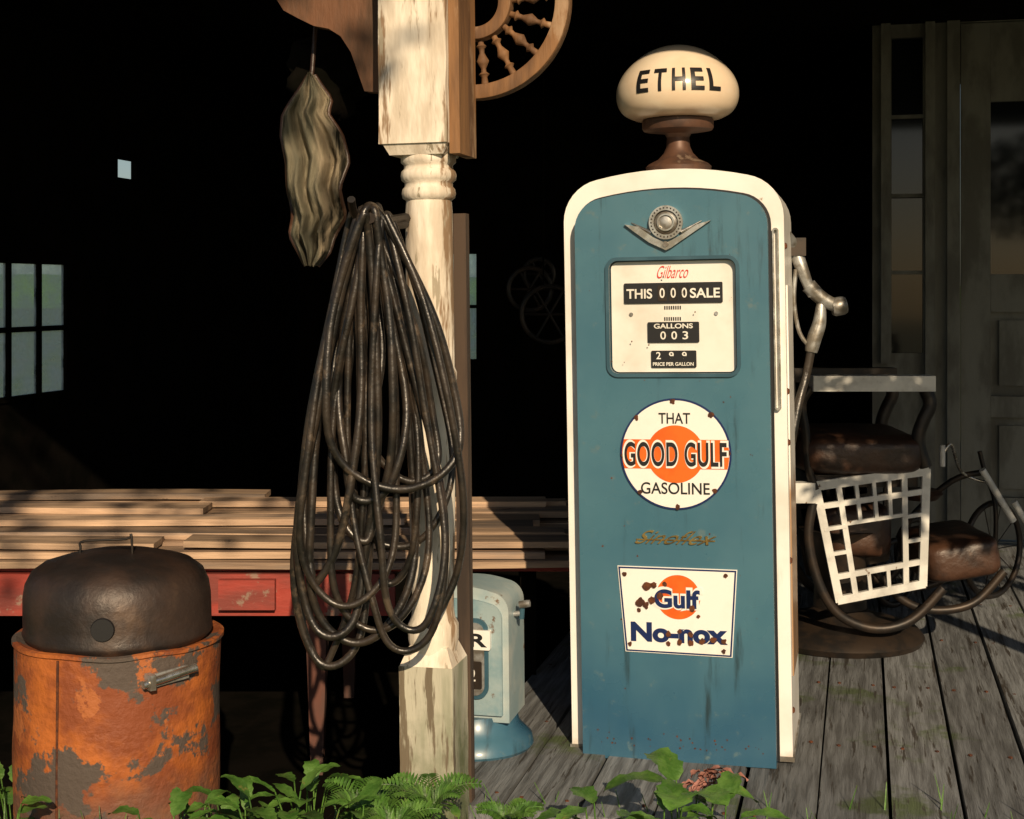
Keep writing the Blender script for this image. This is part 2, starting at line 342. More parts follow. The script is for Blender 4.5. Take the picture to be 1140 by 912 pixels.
# ================================================================= fuel nozzle
nz_=empty('fuel_nozzle')
D=3.95
tubeobj('swivel_arm',smoothpts([W(866,250,D-.1),W(882,272,D),W(893,300,D),W(904,330,D)],6),.016,'steel',nz_,rf=lambda t:.011+.008*math.sin(t*3.1))
tubeobj('spout',smoothpts([W(900,318,D),W(912,330,D),W(925,338,D),W(938,341,D)],6),.02,'steel',nz_,rf=lambda t:.022-.004*t)
lathe('spout_cap',[(0,-.02),(.022,-.02),(.026,-.012),(.026,.012),(.022,.02),(0,.02)],'steel',nz_,W(934,341,D),24,rot=(0,R(80),0))
tubeobj('valve_body',smoothpts([W(914,338,D),W(912,360,D),W(906,378,D),W(903,392,D)],6),.018,'steel',nz_,rf=lambda t:.012+.012*t*(1.2-t)*2)
tubeobj('lever',smoothpts([W(886,300,D),W(884,335,D),W(890,370,D),W(903,388,D)],6),.006,'steel',nz_)
tubeobj('hose_drop',smoothpts([W(903,390,D),W(897,420,D),W(889,450,D-.02),W(880,500,D-.04),W(872,560,D-.05)],6),.012,'rubber',nz_)
box('hanger_bracket',W(886,275,D),(.05,.03,.05),'iron',nz_,.006)
# ================================================================= POST
post=empty('porch_post',(-.172,3.25,0),(0,-.011,YAW))
def pz(py): return CZ-(py-324)*3.2/F
z=pz
def roughen(bm,amp,f=14):
    for v in bm.verts: v.co+=Vector((noise.noise(v.co*f),noise.noise(v.co*f+Vector((5,5,5))),0))*amp
bm=bmesh.new(); addbox(bm,(0,0,pz(742)/2),(.126,.126,pz(742))); bevel(bm,.006,2)
bmesh.ops.subdivide_edges(bm,edges=[e for e in bm.edges if e.calc_length()>.3],cuts=14,use_grid_fill=True); roughen(bm,.004); finish(bm,'lower_block','postlow',post)
def sq(bm,z0,s0,z1,s1):
    a=[bm.verts.new((x*s0,y*s0,z0)) for x,y in ((-.5,-.5),(.5,-.5),(.5,.5),(-.5,.5))]
    b=[bm.verts.new((x*s1,y*s1,z1)) for x,y in ((-.5,-.5),(.5,-.5),(.5,.5),(-.5,.5))]
    for i in range(4): bm.faces.new((a[i],a[(i+1)%4],b[(i+1)%4],b[i]))
    bm.faces.new(a[::-1]); bm.faces.new(b)
bm=bmesh.new(); sq(bm,pz(742)-.001,.124,pz(722),.09); finish(bm,'block_shoulder','post',post)
lathe('turned_shaft',[(0,z(735)),(.050,z(735)),(.058,z(716)),(.058,z(700)),(.050,z(692)),(.047,z(680)),(.050,z(640)),(.053,z(560)),(.055,z(430)),(.060,z(424)),(.060,z(416)),(.055,z(410)),(.055,z(330)),(.054,z(235)),(.052,z(222)),(.060,z(219)),(.062,z(214)),(.060,z(209)),(.055,z(206)),(.055,z(202)),(.062,z(199)),(.064,z(194)),(.062,z(189)),(.056,z(186)),(.056,z(182)),(.063,z(179)),(.063,z(172)),(.058,z(168)),(0,z(168))],'post',post,seg=40,ang=50)
bm=bmesh.new(); addbox(bm,(-.012,0,(z(160)+2.75)/2),(.158,.158,2.75-z(160))); bevel(bm,.008,2)
bmesh.ops.subdivide_edges(bm,edges=[e for e in bm.edges if e.calc_length()>.3],cuts=14,use_grid_fill=True); roughen(bm,.003); finish(bm,'upper_block','post',post)
bm=bmesh.new(); sq(bm,z(172),.125,z(160)+.001,.15)
for v in bm.verts: v.co.x-=.01
finish(bm,'upper_shoulder','post',post)
box('side_batten',(.080,.01,(z(172)+2.75)/2),(.024,.14,2.75-z(172)),'wood',post,.003)
box('back_batten',(.052,.085,(z(235)+.1)/2),(.03,.03,z(235)-.1),mat('dark_batten',(.07,.045,.03),(.03,.02,.015),20,.8,stretch=(1,1,.1)),post,.003)
p2=empty('porch_post',B(3.5,-.06,0),(0,0,YAW))
bm=bmesh.new(); addbox(bm,(0,0,1.375),(.13,.13,2.75)); bevel(bm,.006,2); finish(bm,'timber','post',p2)
fw=empty('spindle_bracket',W(531,5,3.33),(0,0,YAW))
def arc(r0,r1,a0,a1,y0,y1,m,name,n=40):
    bm=bmesh.new(); o=[(r1*math.cos(R(a0+(a1-a0)*i/n)),r1*math.sin(R(a0+(a1-a0)*i/n))) for i in range(n+1)]
    inn=[(r0*math.cos(R(a0+(a1-a0)*i/n)),r0*math.sin(R(a0+(a1-a0)*i/n))) for i in range(n+1)]
    for i in range(n):
        q=[o[i],o[i+1],inn[i+1],inn[i]]
        a=[bm.verts.new((x,y0,zz)) for x,zz in q]; b=[bm.verts.new((x,y1,zz)) for x,zz in q]
        bm.faces.new(a); bm.faces.new(b[::-1])
        bm.faces.new((a[0],b[0],b[1],a[1])); bm.faces.new((a[2],b[2],b[3],a[3]))
        if i==0: bm.faces.new((a[3],b[3],b[0],a[0]))
        if i==n-1: bm.faces.new((a[1],b[1],b[2],a[2]))
    bmesh.ops.remove_doubles(bm,verts=bm.verts[:],dist=1e-5); bevel(bm,.004,2); return finish(bm,name,m,fw)
arc(.190,.224,-97,92,-.02,.02,'wood','outer_rim'); arc(.055,.085,-100,100,-.02,.02,'wood','inner_rim',24)
for k,a in enumerate((-84,-62,-40,-18,4,26,48,70,88)):
    pr=[(.007,.083),(.007,.095),(.013,.1),(.007,.106),(.006,.115),(.011,.127),(.015,.135),(.011,.143),(.006,.152),(.006,.16),(.013,.166),(.007,.172),(.009,.192)]
    bm=bmesh.new(); lathe('x',pr,None,bm=bm,seg=14,off=Matrix.Rotation(R(90-a),4,'Y')); finish(bm,'spindle_%d'%(k+1),'wood',fw,ang=60)
lb=empty('scroll_bracket',W(425,0,3.36),(0,0,YAW))
def lpx(px,py): return ((px-425)/470,-(py)/470)
bm=prism([lpx(*p) for p in ((425,-60),(425,104),(408,102),(400,80),(392,58),(380,40),(366,31),(348,27),(330,18),(312,8),(300,-10),(300,-60))],-.02,.02); bevel(bm,.004,2); finish(bm,'bracket_board','dkwood',lb)
# ================================================================= HOSES
hb_=empty('coiled_hose')
bm=bmesh.new()
loops=[(412,445,545,78,0),(409,456,722,52,1),(398,358,737,36,2),(404,366,700,42,3),(412,420,690,58,4),(418,440,650,30,5),(420,400,600,34,6),(410,458,530,42,7),(430,446,600,60,8),(398,352,640,26,9),(410,384,672,56,11),(418,412,552,38,12),(408,398,716,62,15),(414,388,500,26,16),(405,366,733,44,18),(424,462,690,38,19)]
for (tx,bx,by,w,k) in loops:
    dd=3.045+.085*((k*7)%19)/19; ph=k*1.7; P=[]; n=80
    for i in range(n):
        p=2*math.pi*i/n; s=(1-math.cos(p))/2
        y=229+(k%5)*3+(by-229)*s
        x=tx+(bx-tx)*s**.9+w/.76*math.sin(p)*(.22+.78*s**.85)+5*math.sin(3*p+ph)*s+2.2*math.sin(6*p+ph*2)*s+6*math.sin(k*5.1)*(1-s)
        d=dd+.02*math.sin(p+ph)+.008*math.sin(4*p+ph)
        P.append(W(x,y,d))
    tube(bm,P,.0080 if k%3 else .0092,True,8)
tube(bm,smoothpts([W(430,240,3.06),W(470,330,3.04),W(500,450,3.03),W(516,560,3.05),W(508,640,3.07),W(478,700,3.07)],8),.0082)
finish(bm,'hose_loops','rubber',hb_,ang=70)
bm=bmesh.new(); tube(bm,smoothpts([W(452,250,3.2),W(430,252,3.14),W(405,250,3.1),W(394,236,3.06),W(391,222,3.02)],6),.009); tube(bm,smoothpts([W(452,243,3.22),W(430,246,3.13),W(412,243,3.03)],6),.012); finish(bm,'hook','iron',hb_)
# ================================================================= hanging canvas bag
hg=empty('hanging_canvas_bag')
bm=bmesh.new(); prof=[(84,344,350),(96,336,358),(112,324,370),(128,315,366),(150,314,381),(180,320,389),(210,318,379),(240,325,384),(262,324,370),(280,334,366),(296,342,354)]
def edge(y):
    for (y0,a0,b0),(y1,a1,b1) in zip(prof,prof[1:]):
        if y0<=y<=y1:
            t=(y-y0)/(y1-y0); return a0+(a1-a0)*t,b0+(b1-b0)*t
    return prof[-1][1:]
NR,NC=56,44; G=[]
for r_ in range(NR+1):
    tt=r_/NR; y=84+212*tt; a,b=edge(y); row=[]
    for c_ in range(NC+1):
        s=c_/NC; q=W(a+(b-a)*s,y,3.47); env=math.sin(math.pi*s)**.4 if 0<s<1 else 0
        fold=(.026*math.sin(s*15+3*math.sin(tt*4))+.012*math.sin(s*31-tt*6)+.03*noise.noise(Vector((s*3,tt*4,1))))*min(1,.35+tt*1.2)
        q.y+=-.045*env+fold; q.z+=.012*noise.noise(Vector((s*5,tt*5,7)))*env; row.append(bm.verts.new(q))
    G.append(row)
for r_ in range(NR):
    for c_ in range(NC): bm.faces.new((G[r_][c_],G[r_][c_+1],G[r_+1][c_+1],G[r_+1][c_]))
bmesh.ops.solidify(bm,geom=bm.faces[:],thickness=.004)
finish(bm,'canvas','cream',hg,ang=80)
bm=bmesh.new()
for cc_,m_ in ((0,0),(NC,1)):
    pass
# a dark leather hem follows the left and right borders of the cloth
def border(s): 
    P=[]
    for r_ in range(0,NR+1,2):
        tt=r_/NR; y=84+212*tt; a,b=edge(y); q=W(a+(b-a)*s,y,3.47)
        q.y+=(.026*math.sin(s*15+3*math.sin(tt*4))+.012*math.sin(s*31-tt*6)+.03*noise.noise(Vector((s*3,tt*4,1))))*min(1,.35+tt*1.2); P.append(q)
    return P
tube(bm,border(0.0),.0065); tube(bm,border(1.0),.006)
finish(bm,'leather_hem','leather',hg,ang=60)
tubeobj('hanging_cord',[W(347,86,3.47),W(352,20,3.5),W(356,-60,3.5)],.006,'leather',hg)
bm=bmesh.new()
bmesh.ops.create_icosphere(bm,subdivisions=4,radius=1)
for v in bm.verts:
    q=v.co.copy(); f=1+.45*noise.noise(q*2.2)+.12*noise.noise(q*7); v.co=Vector((q.x*.10*f,q.y*.05*f,q.z*.12*f))
finish(bm,'dark_work_coat','dark',None,ang=80,loc=W(370,80,3.58))
# ================================================================= AIR METER
am=empty('air_meter',W(515,842,3.66),(0,-.01,YAW)); am.location.z=FL
pale=mat('pale_blue_paint',(.15,.27,.32),(.29,.38,.40),7,.45,bump=.15,c3=(.14,.09,.06),s3=16,thr3=(.58,.63))
bm=prism(archtop(.250,.430,.05,.012,z0=.085),0,.17); bevel(bm,.02,4); finish(bm,'housing',mat('meter_grey_blue',(.27,.37,.40),(.42,.47,.46),5,.4,c3=(.18,.12,.08),s3=14,thr3=(.60,.65),bump=.1),am)
bm=prism(archtop(.218,.400,.04,.01,z0=.105),-.012,.02); bevel(bm,.01,3); finish(bm,'face_cover',pale,am)
bm=prism(rrect(.160,.205,.03,-.005,.25),-.02,0); bevel(bm,.004,2); finish(bm,'window_frame','blue_dk',am)
bm=prism(rrect(.142,.185,.025,-.005,.25),-.024,0); bevel(bm,.002,2); finish(bm,'window_face','steel',am)
bm=prism(rrect(.150,.05,.004,.008,.30),-.028,0); finish(bm,'air_label_plate','signw',am)
text('air_label','AIR',.12,.034,.015,.30,-.028,'black',am,bold=.03)
bm=prism(rrect(.10,.07,.004,.01,.21),-.027,0); finish(bm,'pressure_reading','iron',am)
for i in range(3): text('pressure_digit_%d'%i,'302'[i],.012,.03,-.018+.028*i,.21,-.028,'panel',am)
lathe('base',[(0,0),(.150,0),(.155,.008),(.150,.028),(.132,.045),(.118,.06),(.110,.095),(0,.095)],'blue',am,(0.01,.085,0),40)
tubeobj('crank_shaft',[(.12,.06,.35),(.15,.06,.355)],.007,'steel',am)
tubeobj('crank_arm',[(.145,.06,.34),(.15,.055,.385)],.007,'blue_dk',am)
lathe('crank_knob',[(0,-.016),(.009,-.014),(.010,0),(.009,.014),(0,.016)],'steel',am,(.156,.05,.38),16,rot=(0,R(80),0))
# ================================================================= BARREL SMOKER
bs=empty('barrel_smoker',W(130,700,3.42)); bs.location.z=0; bs.rotation_euler=(0,.008,0)
zr=CZ-(704-324)*3.42/F
rb=.239
zs=[.232+(zr-.25)*i/14 for i in range(1,14)]
body=[(0,.03),(rb-.01,.03),(rb,.04),(rb,.2),(rb+.006,.21),(rb+.006,.222),(rb,.232)]+[(rb,q) for q in zs]+[(rb,zr-.012),(rb+.006,zr-.008),(rb+.006,zr),(rb-.004,zr+.002),(rb-.02,zr-.005),(0,zr-.02)]
o=lathe('drum_body',body,'rust',bs,seg=96,ang=30)
for v in o.data.vertices:
    q=v.co; f=1+.022*noise.noise(q*6); v.co.x*=f; v.co.y*=f
    if q.z>zr-.05: v.co.z+=.005*noise.noise(Vector((q.x*8,q.y*8,0)))
rl=.220
lid=[(rl-.01,-.01),(rl,0),(rl+.003,.008),(rl,.016),(rl,.05),(rl-.001,.09),(rl-.006,.12),(rl-.02,.148),(rl-.05,.170),(rl-.10,.184),(rl-.16,.190),(0,.193)]
o=lathe('domed_lid',lid,'rustlid',bs,(0,0,zr+.004),96,ang=45)
for v in o.data.vertices:
    q=v.co; f=1+.025*noise.noise(q*5); v.co.x*=f; v.co.y*=f; v.co.z*=1+.05*noise.noise(q*6)
a=R(-84); hp=Vector((rl*math.cos(a),rl*math.sin(a),zr+.058))
lathe('vent_hole_disc',[(0,.006),(.025,.006),(.027,0),(.023,-.012),(0,-.012)],'black',bs,hp,28,rot=(R(90),0,R(6)))
tubeobj('lid_handle',smoothpts([(-.09,-.02,zr+.18),(-.088,-.02,zr+.205),(-.08,-.02,zr+.222),(.02,-.02,zr+.228),(.032,-.02,zr+.24),(.035,-.02,zr+.21),(.036,-.02,zr+.18)],5),.003,'iron',bs)
tubeobj('side_seam',[((rb+.0015)*math.cos(R(-108)),(rb+.0015)*math.sin(R(-108)),q) for q in (.04,zr-.01)],.003,'rustspot',bs)
a=R(-48); hx,hy=(rb+.02)*math.cos(a),(rb+.02)*math.sin(a)
box('latch_plate',(hx-.006,hy+.012,zr-.055),(.09,.006,.03),'steel',bs,.002,(0,-.08,R(42)))
tubeobj('latch_bar',[(hx-.055,hy-.04,zr-.062),(hx+.045,hy+.045,zr-.043)],.010,'chrome',bs)
box('latch_bracket',(hx-.042,hy-.026,zr-.058),(.014,.03,.034),'steel',bs,.003,(0,0,R(42)))
# ================================================================= PLANK TABLE
tb=empty('work_table')
d0=4.34; DB=5.38
def zt(py,d=d0): return CZ-(py-324)*d/F
zrail=zt(684),zt(638)
xR=W(440,0,d0).x
box('front_apron',((xR-2.6)/2,d0,(zrail[0]+zrail[1])/2),(xR+2.6,.04,zrail[1]-zrail[0]),'redpaint',tb,.004)
box('back_apron',((xR-2.6)/2,DB-.08,(zrail[0]+zrail[1])/2),(xR+2.6,.04,zrail[1]-zrail[0]),'redpaint',tb,.004)
box('apron_block',(W(275,0,4.3).x,4.305,zt(662,4.3)),(.17,.03,.09),'redpaint',tb,.006)
box('top',((xR-2.6)/2+.3,(d0+DB)/2,zrail[1]+.007),(xR+3.2,DB-d0-.04,.012),'redpaint',tb,.003)
lw=mat('leg_wood',(.13,.05,.035),(.09,.05,.04),12,.8,stretch=(1,1,.2))
for i,(x,y) in enumerate(((W(352,0,d0+.03).x,d0+.06),(W(352,0,d0).x,DB-.15),(-2.45,d0+.06),(-2.45,DB-.15))):
    bm=bmesh.new(); sq(bm,0,.036,zrail[1],.075); finish(bm,'leg_%d'%(i+1),lw,tb,loc=(x,y,0))
box('right_trestle',(.05,4.85,zrail[1]/2+.005),(.05,.9,zrail[1]),'dark',tb,.004)
lp=bmesh.new(); z0=zrail[1]+.027
def plank(xa,xb,y,zc,w,t,rz,ry,ph):
    n=16; rows=[]
    for i in range(n+1):
        s=i/n; x=xa+(xb-xa)*s; dx=x-(xa+xb)/2
        yy=y+dx*rz+.008*noise.noise(Vector((x*1.3,ph,0))); zz=zc+dx*ry+.007*noise.noise(Vector((x*1.1,ph,4))); tw=.05*noise.noise(Vector((x*.7,ph,8)))
        rows.append([lp.verts.new((x,yy+a_*w-b_*t*tw,zz+b_*t+a_*w*tw)) for (a_,b_) in ((-.5,-.5),(.5,-.5),(.5,.5),(-.5,.5))])
    for a_,b_ in zip(rows,rows[1:]):
        for k in range(4): lp.faces.new((a_[k],b_[k],b_[(k+1)%4],a_[(k+1)%4]))
    lp.faces.new(rows[0][::-1]); lp.faces.new(rows[-1])
def course(zc,y0,y1,t,ragged,xmax):
    y=y0
    while y<y1:
        w=random.choice([.10,.125,.14,.15,.17]); xr=random.uniform(*xmax); xa=random.uniform(-2.9,-2.4); segs=[(xa,xr)]
        if random.random()<ragged:
            m_=random.uniform(-1.7,-.3); segs=[(xa,m_-.01),(m_+random.uniform(.01,.10),xr)]
        for a_,b_ in segs: plank(a_,b_,y+w/2,zc+random.uniform(-.002,.004),w-random.uniform(.004,.014),t-random.uniform(.001,.005),random.uniform(-.006,.006),random.uniform(-.002,.002),random.random()*50)
        y+=w
course(z0,4.31,5.25,.024,.3,(.15,.45)); course(z0+.028,4.33,5.25,.024,.5,(.1,.4)); course(z0+.056,4.36,5.25,.024,.6,(.0,.35))
for (xa,xb,y,w,rz) in ((-2.7,-.35,4.66,.12,.02),(-2.6,-1.05,4.95,.15,-.05),(-1.1,.12,5.06,.11,.015),(-2.8,-.9,5.22,.13,.025)):
    plank(xa,xb,y,z0+.083,w,.020,rz,random.uniform(-.003,.003),random.random()*50)
bevel(lp,.002,1,60); finish(lp,'plank_stack','lumber',None)
# ================================================================= PORCH FLOOR
dk=bmesh.new(); nb=bmesh.new(); u=0.0
while u<4.6:
    w=random.choice([.165,.175,.185,.17]); f0=-.03+random.uniform(-.016,.012)
    c=Vector((u+w/2,(f0+3.88)/2,FL-.0175+random.uniform(-.003,.002)))
    b=bmesh.new(); addbox(b,(0,0,0),(w-random.uniform(.006,.012),3.88-f0,.035),Matrix.Rotation(random.uniform(-.0015,.0015),3,'Z')@Matrix.Rotation(random.uniform(-.012,.012),3,'Y')); bevel(b,.005,2)
    bmesh.ops.translate(b,verts=b.verts[:],vec=c); me=bpy.data.meshes.new('t'); b.to_mesh(me); b.free(); dk.from_mesh(me); bpy.data.meshes.remove(me)
    for v_ in (.05,.62,1.22,1.84,2.45):
        for du in (.035,w-.035):
            addbox(nb,(u+du+random.uniform(-.008,.008),v_+random.uniform(-.01,.01),FL+.001),(.008,.008,.004),Matrix.Rotation(random.random(),3,'Z'))
    u+=w
pfl=empty('porch_floor',(OX,OY,0),(0,0,YAW))
finish(dk,'deck_boards','deck',pfl); finish(nb,'nail_heads','rustspot',pfl)
pf=empty('porch_substructure',(OX,OY,0),(0,0,YAW))
box('front_skirt',(2.3,.03,.135),(4.6,.04,.27),'dark',pf); box('side_skirt',(.03,2.0,.135),(.04,3.8,.27),'dark',pf)
# ================================================================= BUILDING
bd=empty('wooden_store_building',(OX,OY,0),(0,0,YAW))
def wall_open(name,axis,pos,a0,a1,z0,z1,holes,m,t=.06):
    bm=bmesh.new(); cuts=sorted(set([a0,a1]+[h[0] for h in holes]+[h[1] for h in holes]))
    for s,e in zip(cuts,cuts[1:]):
        hs=sorted([(h[2],h[3]) for h in holes if h[0]<=s and h[1]>=e]); zc=z0
        for (p,q) in hs+[(z1,z1)]:
            if p>zc:
                c=((s+e)/2,pos,(zc+p)/2); sz=(e-s,t,p-zc)
                if axis=='v': c=(pos,(s+e)/2,(zc+p)/2); sz=(t,e-s,p-zc)
                addbox(bm,c,sz)
            zc=q
    return finish(bm,name,m,bd,smooth=False)
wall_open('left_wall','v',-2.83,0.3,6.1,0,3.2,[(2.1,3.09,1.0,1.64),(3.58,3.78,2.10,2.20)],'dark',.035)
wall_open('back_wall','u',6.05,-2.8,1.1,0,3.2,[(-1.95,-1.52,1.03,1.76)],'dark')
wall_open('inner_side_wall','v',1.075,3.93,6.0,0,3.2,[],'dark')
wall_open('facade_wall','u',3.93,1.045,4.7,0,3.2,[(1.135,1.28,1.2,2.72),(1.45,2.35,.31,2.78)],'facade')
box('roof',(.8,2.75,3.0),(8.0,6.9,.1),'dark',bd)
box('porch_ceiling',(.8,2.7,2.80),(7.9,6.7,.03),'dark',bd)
box('eave_beam',(.8,-.06,2.86),(7.8,.16,.22),'postlow',bd,.006)
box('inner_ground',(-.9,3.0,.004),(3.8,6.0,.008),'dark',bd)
wg=bpy.data.materials.new('dusty_window_glass'); wg.use_nodes=True; nt=wg.node_tree; nt.nodes.clear()
o_=nt.nodes.new('ShaderNodeOutputMaterial'); mx=nt.nodes.new('ShaderNodeMixShader'); t1=nt.nodes.new('ShaderNodeBsdfTransparent'); t2=nt.nodes.new('ShaderNodeBsdfTranslucent')
nn=nt.nodes.new('ShaderNodeTexNoise'); nn.inputs['Scale'].default_value=7; mr=nt.nodes.new('ShaderNodeMapRange'); mr.inputs[1].default_value=.35; mr.inputs[2].default_value=.65; mr.inputs[3].default_value=.12; mr.inputs[4].default_value=.6
nt.links.new(nn.outputs['Fac'],mr.inputs[0]); nt.links.new(mr.outputs[0],mx.inputs[0])
t1.inputs[0].default_value=(.85,.96,1,1); t2.inputs[0].default_value=(.95,.93,.88,1)
nt.links.new(t1.outputs[0],mx.inputs[1]); nt.links.new(t2.outputs[0],mx.inputs[2]); nt.links.new(mx.outputs[0],o_.inputs[0])
bm=bmesh.new(); addbox(bm,(-2.83,2.595,1.32),(.004,.99,.64)); finish(bm,'left_window_glass',wg,bd,False)
bm=bmesh.new()
for v in (2.10,2.34,2.60,2.85,3.09): addbox(bm,(-2.825,v,1.32),(.03,.022,.64))
for zq in (1.0,1.32,1.64): addbox(bm,(-2.822,2.595,zq),(.036,.99,.024))
finish(bm,'left_window_muntins','dark',bd,False)
bm=bmesh.new(); addbox(bm,(-1.735,6.05,1.395),(.43,.004,.73)); finish(bm,'back_window_glass',wg,bd,False)
bm=bmesh.new()
for zq in (1.03,1.395,1.76): addbox(bm,(-1.735,6.04,zq),(.43,.03,.022))
addbox(bm,(-1.735,6.043,1.395),(.02,.03,.73)); finish(bm,'back_window_muntins','dark',bd,False)
bm=bmesh.new()
def fr(u0,u1,z0_,z1_,y=3.88,t=.05): addbox(bm,((u0+u1)/2,y,(z0_+z1_)/2),(u1-u0,t,z1_-z0_))
fr(1.29,1.335,.31,2.80); fr(1.39,1.449,.31,2.80); fr(1.05,1.45,2.802,2.9,3.878,.08); fr(1.451,2.5,2.785,2.87,3.876,.09)
fr(1.085,1.13,1.15,2.80)
for zq in (1.58,1.95,2.33): fr(1.131,1.289,zq,zq+.018,3.91,.03)
bevel(bm,.005,2); finish(bm,'door_casing','facade',bd)
bm=bmesh.new(); addbox(bm,(1.2075,3.935,1.96),(.145,.01,1.52)); finish(bm,'sidelight_glass','dglass',bd,False)
bm=bmesh.new()
fr(1.455,1.59,.32,2.775,3.92,.04); fr(2.2,2.345,.32,2.775,3.92,.04); fr(1.591,2.199,2.40,2.775,3.92,.04); fr(1.591,2.199,1.40,1.58,3.92,.04); fr(1.591,2.199,.32,.52,3.92,.04); fr(1.591,2.199,.90,1.0,3.92,.04); fr(1.85,1.93,.521,.899,3.92,.04); fr(1.85,1.93,1.001,1.399,3.92,.04)
bevel(bm,.004,2)
for (a_,b_,c_,e_) in ((1.63,1.82,1.05,1.36),(1.96,2.16,1.05,1.36),(1.63,1.82,.56,.86),(1.96,2.16,.56,.86)): fr(a_,b_,c_,e_,3.925,.02)
addbox(bm,(1.9,3.945,.95),(.64,.01,.95)); finish(bm,'panel_door','facade',bd)
bm=bmesh.new(); addbox(bm,(1.895,3.935,1.99),(.61,.008,.83)); finish(bm,'door_glass','dglass',bd,False)
# ================================================================= BARBER CHAIR
bc=empty('barber_chair')
dn,df=4.62,5.08
def quad(tl,tr,br,bl,s,t):
    a=(tl[0]+(tr[0]-tl[0])*s,tl[1]+(tr[1]-tl[1])*s); b=(bl[0]+(br[0]-bl[0])*s,bl[1]+(br[1]-bl[1])*s); return (a[0]+(b[0]-a[0])*t,a[1]+(b[1]-a[1])*t)
for nm,d in (('near',dn),('far',df)):
    def Q(px,py,d=d):
        p=W(px,py,dn); return Vector((p.x,d,p.z))
    bm=bmesh.new()
    cs=((908,541),(1031,524),(1027,650),(934,668))
    def bar(s0,t0,s1,t1,w=.009):
        a_=Q(*quad(*cs,s0,t0)); b_=Q(*quad(*cs,s1,t1)); dv=b_-a_; ang=math.atan2(dv.z,dv.x)
        addbox(bm,(a_+b_)/2,(dv.length+w,.014+random.uniform(0,.004),w*2),Matrix.Rotation(-ang,3,'Y'))
    bar(0,0,1,0,.015);bar(1,0,1,1,.013);bar(1,1,0,1,.013);bar(0,1,0,0,.013)
    bar(.20,.0,.20,1);bar(.80,0,.80,1);bar(0,.18,1,.18);bar(0,.80,1,.80)
    bar(.20,.36,.80,.36,.006); bar(.36,.18,.36,.36,.006); bar(.52,.18,.52,.36,.006); bar(.66,.18,.66,.36,.006)
    for q in (.38,.60):
        bar(0,q,.20,q,.006);bar(.80,q,1,q,.006);bar(q,.80,q,1,.006)
    for q in (.36,.52,.66): bar(q,0,q,.18,.006)
    bevel(bm,.003,2); finish(bm,'side_grille_'+nm,'enamel' if nm=='near' else 'iron',bc,ang=60)
    bm=bmesh.new(); a,b=Q(903,427),Q(1038,426); addbox(bm,(a+b)/2,(b.x-a.x,.075,.050)); bevel(bm,.022,4); finish(bm,'armrest_'+nm,'enamel' if nm=='near' else 'iron',bc)
    tubeobj('arm_support_'+nm,smoothpts([Q(1030,434),Q(1036,450),Q(1028,468),Q(1022,490),Q(1030,520)],5),.022,'iron',bc)
    tubeobj('arm_rear_support_'+nm,smoothpts([Q(903,432),Q(893,450),Q(897,480),Q(900,520),Q(908,545)],5),.014,'iron',bc)
    tubeobj('lower_rail_'+nm,smoothpts([Q(905,560),Q(900,600),Q(912,650),Q(935,685),Q(975,700),Q(1015,690),Q(1050,655)],5),.016,'iron',bc)
    bm=bmesh.new(); addbox(bm,Q(893,548),(.075,.05,.065)); bevel(bm,.018,3); finish(bm,'hinge_boss_'+nm,'enamel',bc)
def cushion(name,x0,y0,x1,y1,d0_,d1_,m,e=.35,rot=None,ez=.5):
    p=W(x0,y0,dn); q=W(x1,y1,dn); sx,sy,sz=abs(q.x-p.x)/2,(d1_-d0_)/2,abs(p.z-q.z)/2; bm=bmesh.new()
    pw=lambda c,k: math.copysign(abs(c)**k,c); nu,nv=64,28; rings=[]
    for j in range(nv+1):
        b_=-math.pi/2+math.pi*j/nv; cb=pw(math.cos(b_),ez*.6); sb=pw(math.sin(b_),ez)
        rings.append([bm.verts.new((sx*cb*pw(math.cos(2*math.pi*i/nu),e),sy*cb*pw(math.sin(2*math.pi*i/nu),e),sz*sb)) for i in range(nu)])
    for a_,c_ in zip(rings,rings[1:]):
        for i in range(nu): bm.faces.new((a_[i],a_[(i+1)%nu],c_[(i+1)%nu],c_[i]))
    bmesh.ops.remove_doubles(bm,verts=bm.verts[:],dist=1e-5)
    for v in bm.verts: v.co+=v.co.normalized()*(.008*noise.noise(v.co*9)+.004*noise.noise(v.co*25))
    return finish(bm,name,m,bc,loc=((p.x+q.x)/2,(d0_+d1_)/2,(p.z+q.z)/2),rot=rot,ang=80)
cushion('seat_cushion',890,484,1034,530,4.58,5.12,'leather')
bm=bmesh.new(); p_=W(963,537,dn); addbox(bm,(p_.x,4.86,p_.z),(.36,.42,.04)); bevel(bm,.01,2); finish(bm,'seat_frame','iron',bc)
cushion('leg_pad',930,570,1010,632,4.76,5.03,'leather')
cushion('backrest_cushion',856,318,890,505,4.66,5.06,'leather',rot=(0,-.10,0))
px_=W(955,0,dn).x
lathe('pedestal_base',[(0,0),(.27,0),(.28,.02),(.26,.045),(.20,.065),(.12,.08),(.09,.11),(.085,.3),(.12,.36),(.14,.38),(0,.38)],'iron',bc,(px_,4.87,FL),48)
cushion('footrest_pad',1034,604,1124,652,4.66,5.06,'leather',rot=(0,-.16,0))
for i,d in enumerate((4.68,5.04)):
    q=lambda px,py: Vector((W(px,py,dn).x,d,W(px,py,dn).z))
    tubeobj('footrest_arm_%d'%(i+1),smoothpts([q(980,640),q(1010,672),q(1045,684),q(1090,676),q(1125,640)],6),.014,'iron',bc)
